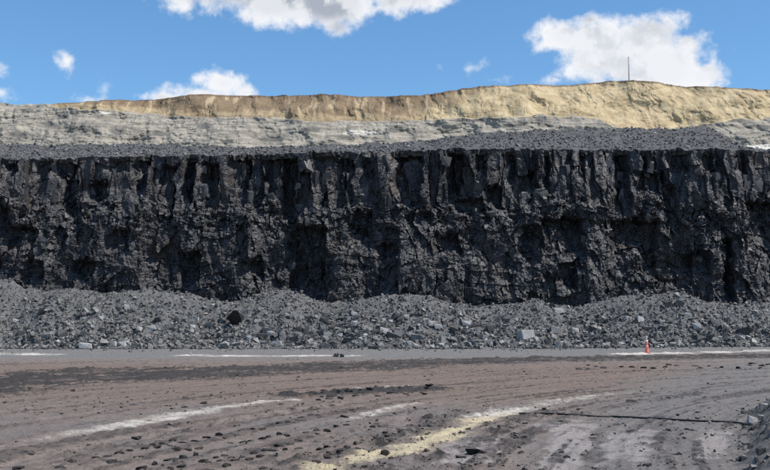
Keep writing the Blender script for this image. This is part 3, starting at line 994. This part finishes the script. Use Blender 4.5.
tag(rub, 'small broken grey stones covering the rubble slope', 'stones', kind='stuff')

VAR = rock_set('rock', 20, M_ROCK, 7, 10, 500, .85)
VAR_PALE = rock_set('rock', 6, M_PALE, 8, 11, 560, .7, 1, .006)
VAR_DARK = rock_set('rock', 6, M_DARKROCK, 8, 11, 580, .8, 1, .006)


def place_rock(name, me, px, py, wpx, hpx, rot=None, depth=None, func=pile_z, y0=78.9, y1=88.0, lift=.28):
    p = march(px, py + hpx * .30, func, y0, y1)
    k = p[1] / F
    o = mesh_obj(name, me, None)
    xs = [v.co.x for v in me.vertices]; zs = [v.co.z for v in me.vertices]
    o.scale = (wpx * k / (max(xs) - min(xs)), (depth or wpx) * k * .9, hpx * k / (max(zs) - min(zs)))
    o.rotation_euler = (0, rot if rot is not None else random.uniform(-.25, .25), random.uniform(-.35, .35))
    o.location = (p[0], p[1] + .1, p[2] + hpx * k * lift)
    return o


NAMED = [  # px, py, w, h, tone, label
    (277, 345, 13, 7.5, 'p', 'flat pale grey slab at the toe of the rubble, below the black boulder'),
    (64, 346, 9, 5.5, 'd', 'dark flat block standing for the shaded gap beside a row of pale rocks'),  # dark block added to stand for the shaded gap left of the pale rocks
    (87, 346, 14, 6, 'p', 'longest pale rock in the row along the rubble toe, next to the shaded gap'),
    (98, 346, 7, 5.5, 'p', 'small pale rock second in the row along the rubble toe'),
    (111, 345, 10, 6, 'p', 'rounded pale rock third in the row along the rubble toe'),
    (123, 345, 11, 7, 'p', 'bright pale rock ending the row along the rubble toe'),
    (526, 335, 17, 10, 'p', 'large pale wedge shaped boulder low on the rubble in mid slope'),
    (409, 345, 6, 8, 'p', 'upright pale rock at the rubble toe near the middle of the slope'),
    (640, 319, 8, 6, 'p', 'pale rock on the rubble straight above the orange cone'),
    (697, 326, 8.5, 7, 'p', 'bright pale rock on the rubble right of the orange cone'),
    (681, 303, 9, 6, 'g', 'grey boulder perched on the rubble crest right of the orange cone'),
    (668, 305, 10, 8, 'd', 'dark boulder under the rubble crest right of the orange cone'),
    (745, 331, 14, 8, 'd', 'broad dark boulder on the rubble near the right edge of the slope'),
    (741, 338, 9, 4, 'p', 'thin pale slab below the broad dark boulder on the right'),
    (559, 311, 10, 6, 'p', 'pale block just under the rubble crest near the middle of the wall'),
    (466, 332, 9, 7, 'd', 'dark tilted slab in the rubble left of the large pale boulder'),
    (377, 349, 17, 5, 'd', 'long low dark rock at the rubble toe in mid slope'),
    (322, 334, 8, 8, 'd', 'dark block among the coarse rubble right of the black boulder'),
    (326, 337, 7, 9, 'p', 'leaning pale slab beside a dark block in the coarse rubble'),
    (284, 332, 8, 7, 'g', 'grey block in the coarse rubble between black boulder and pale slabs'),
    (299, 345, 8, 6, 'd', 'dark rock at the rubble toe next to the flat pale slab'),
    (575, 331, 8, 6, 'p', 'pale rock in the rubble beyond the large wedge boulder'),
    (609, 341, 9, 7, 'd', 'dark rock low on the rubble left of the orange cone'),
    (600, 321, 8, 6, 'd', 'dark rock at mid height on the rubble left of the orange cone'),
    (341, 320, 6, 5, 'd', 'small dark rock high on the rubble right of the black boulder'),
    (118, 309, 8, 5, 'd', 'dark rock high on the rubble near the left end of the slope'),
    (127, 307, 6, 5, 'p', 'small pale rock high on the rubble beside a dark one'),
    (152, 328, 8, 6, 'p', 'pale rock at mid height on the rubble left of the black boulder'),
    (170, 326, 9, 5, 'g', 'flat grey rock at mid height on the rubble left of the black boulder'),
    (100, 318, 7, 4, 'p', 'small bright rock at mid height near the left end of the rubble'),
    (349, 319, 5, 5, 'p', 'tiny bright rock on the rubble above the long dark rock'),
    (450, 346, 9, 6, 'd', 'dark rounded rock at the rubble toe left of the wedge boulder'),
    (506, 321, 9, 6, 'd', 'dark rock on the rubble above and left of the wedge boulder'),
    (713, 322, 8, 6, 'd', 'dark rock beside the bright rock on the right of the rubble'),
    (555, 330, 9, 7, 'g', 'grey block in the rubble just right of the wedge boulder'),
    (492, 329, 10, 7, 'g', 'grey block in the rubble just left of the wedge boulder'),
]
avoid = []
for i, (x, y, w_, h_, tone, lab) in enumerate(NAMED):
    me = {'p': VAR_PALE, 'd': VAR_DARK, 'g': VAR}[tone][i % 6]
    o = place_rock('boulder', me, x, y, w_, h_)
    tag(o, lab, 'boulder', 'boulders on the rubble slope')
    avoid.append((x, y, max(w_, h_)))

# the black boulder: a wedge whose broad face leans out over the slope; its shade is also painted into the colour
p = march(236, 326, pile_z, 79, 88)
k = p[1] / F
outl = [(-9.2, 2.5), (-4.5, 7.2), (0.2, 10.5), (4.2, 7.5), (5.6, 2.0), (5.2, -4.0), (0.5, -5.6), (-5.0, -3.0)]
V = [(a * k, -b * .055 - .25, b * k) for a, b in outl] + [(a * k * .7 + .25, .95 - b * .03, b * k * .75 - .05) for a, b in outl]
n_ = len(outl)
Fc = [list(range(n_))[::-1], [n_ + i for i in range(n_)]] + [[i, (i + 1) % n_, n_ + (i + 1) % n_, n_ + i] for i in range(n_)]
bm = bmesh.new()
vs = [bm.verts.new(v) for v in V]
for f in Fc:
    bm.faces.new([vs[i] for i in f])
bmesh.ops.triangulate(bm, faces=bm.faces[:])
bmesh.ops.subdivide_edges(bm, edges=bm.edges[:], cuts=2, use_grid_fill=True)
rgb = random.Random(3)
for v in bm.verts:
    v.co += Vector((rgb.uniform(-1, 1), rgb.uniform(-1, 1), rgb.uniform(-1, 1))) * .025
bmesh.ops.recalc_face_normals(bm, faces=bm.faces[:])
me = bpy.data.meshes.new('boulder')
bm.to_mesh(me); bm.free()
o = mesh_obj('boulder', me, M_COALSHADE)
o.location = (p[0], p[1], p[2] + .42)
tag(o, 'big jet black wedge shaped boulder sitting alone on the grey rubble slope', 'boulder', 'boulders on the rubble slope')
avoid.append((236, 319, 20))

# the many look-alike rocks
placed = 0
tries = 0
while placed < 255 and tries < 4000:
    tries += 1
    if random.random() < .42:
        x, y = random.gauss(335, 60), random.gauss(334, 9)
    else:
        x, y = random.uniform(0, 770), random.uniform(312, 347)
    if not (2 < x < 768 and 308 < y < 348):
        continue
    if any(abs(x - a) < c * .6 + 3 and abs(y - b) < c * .5 + 2 for a, b, c in avoid):
        continue
    s = random.choice((3.6, 4.2, 5, 5.6, 6.6, 8.4)) * (0.75 + .4 * (y - 308) / 40)
    r_ = random.random()
    tone, me = ('pale', random.choice(VAR_PALE)) if r_ < .09 else ('dark', random.choice(VAR_DARK)) if r_ < .27 else ('grey', random.choice(VAR))
    o = place_rock('rock', me, x, y, s * random.uniform(.85, 1.5), s * random.uniform(.6, .95))
    zone = ('left of the pale toe rocks' if x < 125 else 'left of the black boulder' if x < 236 else
            'just right of the black boulder' if x < 390 else 'left of the wedge boulder' if x < 526 else
            'right of the wedge boulder' if x < 647 else 'right of the cone')
    half = 'upper' if y < 328 else 'lower'
    tag(o, 'small %s rock, %s half of the rubble, %s' % (tone, half, zone), 'rock', '%s rocks on the %s rubble %s' % (tone, half, zone))
    placed += 1

# ------------------------------------------------------------------ windrow at the right of the foreground
bx_ = np.linspace(BERM_A[0] - 2.5, BERM_A[0] + 9, 170)
by_ = np.linspace(7.5, BERM_B[1] + 4, 200)
BX, BY = np.meshgrid(bx_, by_)


def berm_z(x, y):
    h = berm_h(x, y)
    return base_ground(x, y) - .06 + h + sstep(h, .02, .2) * (.10 * fbm(x * 1.3, y * 1.3, 62, 4) + .05 * np.abs(facets(x, y, .16, .15, 1, .6, 63)) + .03 * facets(x, y, .07, .07, 1, .6, 64))


berm = grid_obj('rubble_windrow', BX, BY, berm_z(BX, BY), rock_material('windrow_fines', (.085, .081, .079), (.17, .163, .158), (.19, .184, .18), .4, .9, .2, .7, 8.0))
tag(berm, 'low dark bank of gravel and stones at the road edge on the right', kind='structure')
rg = np.random.default_rng(71)
ns = 5200
sx = BERM_A[0] + rg.uniform(-.9, 5.5, ns) + .0
sy = rg.uniform(9.0, BERM_B[1] + 1.5, ns)
sx = sx + (sy - BERM_A[1]) * (BERM_B[0] - BERM_A[0]) / (BERM_B[1] - BERM_A[1])
hh = berm_h(sx, sy)
kp = rg.uniform(0, 1, ns) < np.clip(.12 + hh * 2.2, 0, 1)
sx, sy = sx[kp], sy[kp]
sz = np.maximum(berm_z(sx, sy), ground_at(sx, sy))
ss = np.clip(rg.lognormal(math.log(.045), .5, len(sx)), .02, .13)
wb = scatter_mesh('windrow_stones', np.stack([sx, sy, sz + .1 * ss], 1), ss, rock_material('windrow_bits', (.06, .057, .055), (.135, .13, .125), (.20, .194, .188), .6, .8, .3, .3, 8.0, island=1.0), 72)
tag(wb, 'small stones covering the dark gravel bank on the right', 'stones', kind='stuff')


def berm_or_ground(x, y):
    return np.maximum(berm_z(x, y), base_ground(x, y))


WROCK = [(754, 421, 11, 8, 'p', 'pale angular rock on top of the dark gravel bank'), (746, 413, 9, 6, 'd', 'black rock at the head of the dark gravel bank'),
         (756, 429, 7, 5, 'd', 'dark rock just below the pale rock on the gravel bank'), (766, 408, 8, 7, 'g', 'grey rock high on the gravel bank at the picture edge'),
         (763, 418, 6, 5, 'g', 'small grey rock behind the pale rock on the gravel bank'), (748, 445, 8, 5, 'g', 'grey rock at the foot of the gravel bank'),
         (764, 452, 10, 7, 'd', 'dark lumpy rock low on the gravel bank'), (741, 461, 7, 5, 'd', 'dark rock lying where the gravel bank meets the road'),
         (757, 465, 8, 5, 'p', 'pale stone at the bottom of the gravel bank')]
for i, (x, y, w_, h_, tone, lab) in enumerate(WROCK):
    me = {'p': VAR_PALE, 'd': VAR_DARK, 'g': VAR}[tone][(i + 2) % 6]
    o = place_rock('windrow_rock', me, x, y, w_, h_, func=berm_or_ground, y0=8.5, y1=30)
    tag(o, lab, 'rock', 'rocks on the gravel bank')

# ------------------------------------------------------------------ clods thrown up by tyres
CLODS = rock_set('clod', 10, M_CLOD, 12, 18, 700, .55, 1, .012)


def clod(px, py, w_, h_, lab, grp):
    p = on_ground(px, py + h_ * .35)
    k = p[1] / F
    o = mesh_obj('clod', random.choice(CLODS), None)
    o.scale = (w_ * k * random.uniform(1.0, 1.25), w_ * k * random.uniform(.9, 1.2), h_ * k * 2.4)
    o.rotation_euler = (random.uniform(-.15, .15), random.uniform(-.15, .15), random.uniform(0, 6))
    o.location = (p[0], p[1], float(ground_at(p[0], p[1])[0]) + h_ * k * .10)
    tag(o, lab, 'clod', grp)


def frame5(v):   # reads of the enlarged lower-left quarter
    return [(x / 2.96, 340 + y / 2.96, w_, h_) for x, y, w_, h_ in v]


for (x, y, w_, h_) in frame5([(648, 279, 10, 4.5), (682, 276, 9, 4), (716, 271, 8, 3), (748, 266, 8, 3.5), (612, 289, 10, 3), (580, 296, 9, 3), (540, 303, 9, 3), (465, 318, 10, 2.5), (430, 322, 8, 2.5), (500, 311, 8, 2.5)]):
    clod(x, y, w_, h_, 'dark tyre-lug clod in the neat upper row of clods below the white streak', 'clods in the upper lug row')
for (x, y, w_, h_) in frame5([(420, 371, 14, 5), (460, 360, 9, 5.5), (505, 356, 14, 4), (548, 350, 12, 4), (580, 342, 9, 6), (606, 356, 12, 3), (662, 341, 8, 3), (640, 350, 6, 2.5)]):
    clod(x, y, w_, h_, 'dark tyre-lug clod in the lower row of larger clods near the bottom edge', 'clods in the lower lug row')
for (x, y, w_, h_, lab) in [(113, 462, 11, 4, 'flat dark clod lying alone near the bottom edge left of the clod rows'), (137, 435.5, 12, 4, 'broad dark clod lying just below the white streak'),
                            (185, 406, 6, 3, 'small dark clod just above the white streak'), (20, 468, 14, 4, 'dark clod at the bottom left corner'),
                            (567, 455, 10, 4, 'dark clod on the pale scraped pad at the lower edge'), (521, 452, 7, 3.5, 'small dark clod left of the pale scraped pad'),
                            (648, 465, 11, 4, 'dark clod at the bottom edge between two pale pads'), (477, 454, 22, 6, 'wide dark mound of clods right of the yellow streak'),
                            (460, 457, 10, 4, 'dark clod beside the wide mound right of the yellow streak'), (344, 416, 8, 4, 'dark clod beside the thin pale streak'),
                            (385, 452, 7, 7, 'dark upright clod on the edge of the yellow streak'), (73, 392, 6, 2.2, 'tiny dark clod at the edge of the dark road band'),
                            (632, 402, 10, 2.5, 'flat dark clod on the grey road beyond the cable'), (203, 403, 7, 3, 'small dark clod touching the upper side of the white streak')]:
    clod(x, y, w_, h_, lab, None)
LUGROWS = [((212, 470), (300, 441), (352, 421), 'first'), ((238, 474), (322, 447), (372, 426), 'second'), ((268, 474), (342, 452), (392, 430), 'third'), ((262, 428), (318, 416), (362, 408), 'fourth'), ((178, 451), (262, 438), (322, 430), 'fifth'), ((170, 470), (250, 454), (300, 446), 'sixth'),
           ((60, 466), (150, 447), (196, 439), 'seventh')]
for (pa, pb, pc, word) in LUGROWS:
    t_ = 0.0
    while t_ < 2.0:
        u_ = t_ - int(t_)
        q0, q1 = (pa, pb) if t_ < 1 else (pb, pc)
        x, y = q0[0] + (q1[0] - q0[0]) * u_, q0[1] + (q1[1] - q0[1]) * u_
        s = (y - 330) / 125
        if random.random() < .88:
            clod(x + random.gauss(0, 1.2), y + random.gauss(0, .8), random.uniform(7, 11) * s, random.uniform(2.6, 4.2) * s,
                 'dark tyre-lug clod in the %s slanting row of clods left of the yellow streak' % word, 'clods in the %s slanting lug row' % word)
        t_ += 11.5 * s / math.hypot(q1[0] - q0[0], q1[1] - q0[1])
for i in range(26):
    t_ = random.random()
    x = 340 + t_ * 130 + random.gauss(0, 5) - 14
    y = 458 - t_ * 40 + random.gauss(0, 2.5) - 4
    s = (y - 330) / 125
    clod(x, y, random.uniform(4, 8) * s, random.uniform(2.2, 4.2) * s, 'dark clod churned up along the upper edge of the yellow streak', 'clods along the yellow streak')
for i in range(34):
    t_ = random.random()
    clod(302 + 130 * t_ + random.gauss(0, 3), 396 - 6 * t_ + random.gauss(0, 2), random.uniform(4, 9), random.uniform(2, 3.6), 'dark clod in the ridge of clods at the end of the white streak', 'clods in the short ridge')
for i in range(26):
    x = random.uniform(575, 770)
    clod(x, 367 + (672 - x) * .012 + random.gauss(0, 1.6), random.uniform(4, 8), random.uniform(1.6, 2.8), 'dark lump in the line of lumps on the road behind the gravel bank', 'lumps along the far track')
# fine crumbs
rg = np.random.default_rng(81)
nc = 60000
P = np.stack([rg.uniform(-25, 795, nc), 357 + 116 * rg.uniform(0, 1, nc) ** .75], 1)
depth = CAM_H * F / (P[:, 1] - 330)
gx, gy = (P[:, 0] - 385) / F * depth, depth
f_ = ground_fields(gx, gy)
tr_, r_, s_ = track_bands(gx, gy)
al = fbm(r_ * 3.2, s_ * .25, 83, 4) + .5 * fbm(gx * 1.3, gy * 1.3, 84, 3)
prob = .06 + .5 * sstep(al, -.05, .6) + .75 * f_[1] * sstep(al, -.5, .2) + .3 * tr_
prob = prob * (1 - .8 * f_[6]) * (1 - .75 * f_[4]) * (1 - .6 * np.minimum(1, f_[2] * 1.5))
kp = rg.uniform(0, 1, nc) < np.clip(prob, 0, 1) * .36 * (1 - .5 * (gy > 32)) * (1 - .45 * sstep(P[:, 0], 480, 600)) * (1 - .85 * (1 - sstep(P[:, 0], 320, 380)) * sstep(P[:, 1], 405, 418))
gx, gy, gz_ = gx[kp], gy[kp], f_[0][kp]
ss = np.clip(rg.lognormal(math.log(.033), .55, len(gx)), .016, .12) * (.6 + gy / 45)
cb = scatter_mesh('dirt_crumbs', np.stack([gx, gy, gz_ + .05 * ss], 1), ss, M_CLODBITS, 82, .5, .75)
tag(cb, 'dark crumbs of coal and dirt scattered over the road', 'crumbs', kind='stuff')


# small pair of rocks on the pale edge line
def grd(x, y):
    return base_ground(x, y)


for (x, y, w_, h_, tone, lab) in [(336, 355.5, 5, 4.5, 'd', 'dark little rock standing on the pale line, left one of a pair'), (342, 356, 5, 4.5, 'd', 'dark little rock standing on the pale line, right one of a pair'),
                                  (339, 354, 4, 3, 'g', 'small grey stone on top between the pair of rocks on the pale line')]:
    o = place_rock('stone', {'d': VAR_DARK, 'g': VAR}[tone][x % 6], x, y, w_, h_, rot=.55 - .1 * (x % 3), func=grd, y0=55, y1=90, lift=.2)
    tag(o, lab, 'stone')


# ------------------------------------------------------------------ orange cone, cable, mast
def lathe(name, prof, mat, parent=None, seg=20, square=0):
    V, Fq = [], []
    for (r_, z) in prof:
        for i in range(seg):
            a = 2 * math.pi * i / seg
            V.append((r_ * math.cos(a), r_ * math.sin(a), z))
    for j in range(len(prof) - 1):
        for i in range(seg):
            Fq.append((j * seg + i, j * seg + (i + 1) % seg, (j + 1) * seg + (i + 1) % seg, (j + 1) * seg + i))
    me = bpy.data.meshes.new(name)
    me.from_pydata(V, [], Fq + [tuple(range(seg))[::-1], tuple((len(prof) - 1) * seg + i for i in range(seg))])
    for p_ in me.polygons:
        p_.use_smooth = len(p_.vertices) == 4
    return mesh_obj(name, me, mat, parent)


M_ORANGE = plain('fluoro_orange', (0.72, 0.17, 0.125), .5)
M_WHITE = plain('reflective_white', (0.8, 0.78, 0.76), .4)
M_RUBBER = plain('black_rubber', (0.012, 0.012, 0.013), .55)
M_STEEL = plain('weathered_steel', (0.15, 0.155, 0.165), .5, .4)

p = on_ground(647, 353.5)
mk = bpy.data.objects.new('traffic_cone', None)
COL.objects.link(mk)
mk.scale = (.92, .92, .95)
mk.location = (p[0], p[1], float(ground_at(p[0], p[1])[0]) - .01)
tag(mk, 'tall slim orange traffic cone with white top standing at the road edge', 'traffic cone')
bm = bmesh.new()
bmesh.ops.create_cube(bm, size=1)
bmesh.ops.scale(bm, vec=(.40, .40, .06), verts=bm.verts[:])
bmesh.ops.translate(bm, vec=(0, 0, .035), verts=bm.verts[:])
bmesh.ops.bevel(bm, geom=bm.edges[:], offset=.015, segments=2, affect='EDGES')
me = bpy.data.meshes.new('base'); bm.to_mesh(me); bm.free()
mesh_obj('base', me, M_ORANGE, mk)
cn = lathe('cone', [(.155, .06), (.14, .12), (.12, .4), (.095, .7), (.078, .85), (.066, .95)], M_ORANGE, mk)
lathe('reflective_band', [(.1225, .42), (.112, .56)], plain('reflective_pink', (.80, .30, .26), .4), cn)
lathe('reflective_band', [(.084, .82), (.072, .93)], M_WHITE, cn)
lathe('top_post', [(.055, .95), (.05, 1.12), (.058, 1.13), (.058, 1.2), (.03, 1.22)], M_WHITE, mk)

# cable lying across the scraped ground
CAB = [(519, 414), (540, 415), (566, 416), (592, 416.6), (612, 416.2), (625, 417.3), (650, 419.2), (675, 420.6), (700, 421.6), (720, 422.4), (737, 423.6), (752, 427)]
pts = []
for (x, y) in CAB:
    q = on_ground(x, y)
    pts.append(q)
pts = np.array(pts)
tt_ = np.linspace(0, len(pts) - 1, 90)
cp = np.stack([np.interp(tt_, np.arange(len(pts)), pts[:, i]) for i in range(3)], 1)
cz = np.maximum(ground_at(cp[:, 0], cp[:, 1]), berm_z(cp[:, 0], cp[:, 1]))
cp[:, 2] = np.convolve(np.pad(cz, 9, mode='edge'), np.ones(19) / 19, mode='valid') + .018
V, Fq = [], []
seg = 8
for i in range(len(cp)):
    d_ = Vector(cp[min(i + 1, len(cp) - 1)] - cp[max(i - 1, 0)]).normalized()
    s_ = d_.cross(Vector((0, 0, 1))).normalized()
    u_ = s_.cross(d_)
    for j in range(seg):
        a = 2 * math.pi * j / seg
        V.append(tuple(Vector(cp[i]) + (s_ * math.cos(a) + u_ * math.sin(a)) * .019))
for i in range(len(cp) - 1):
    for j in range(seg):
        Fq.append((i * seg + j, i * seg + (j + 1) % seg, (i + 1) * seg + (j + 1) % seg, (i + 1) * seg + j))
me = bpy.data.meshes.new('cable')
me.from_pydata(V, [], Fq + [tuple(range(seg)), tuple(len(V) - 1 - i for i in range(seg))])
for p_ in me.polygons:
    p_.use_smooth = True
o = mesh_obj('cable', me, M_RUBBER)
tag(o, 'thin black cable lying straight across the ground to the gravel bank', 'cable')

# slender mast on the skyline
q = at(629, 82.3, 118.0)
ms = bpy.data.objects.new('mast', None)
COL.objects.link(ms)
ms.location = (q[0], q[1], q[2] - .35)
tag(ms, 'slender dark pole standing on the skyline in front of the white cloud', 'pole')
top = (82.3 - 56.5) * 118 / F + .35
lathe('shaft', [(.052, .06), (.048, top * .5), (.042, top)], M_STEEL, ms, 12)
lathe('base_plate', [(.2, 0), (.2, .06)], M_STEEL, ms, 12)
lathe('cap', [(.056, top + .001), (.056, top + .05), (.03, top + .07)], M_STEEL, ms, 12)

SC.cycles.max_bounces = 4
SC.cycles.diffuse_bounces = 2
SC.cycles.use_denoising = False
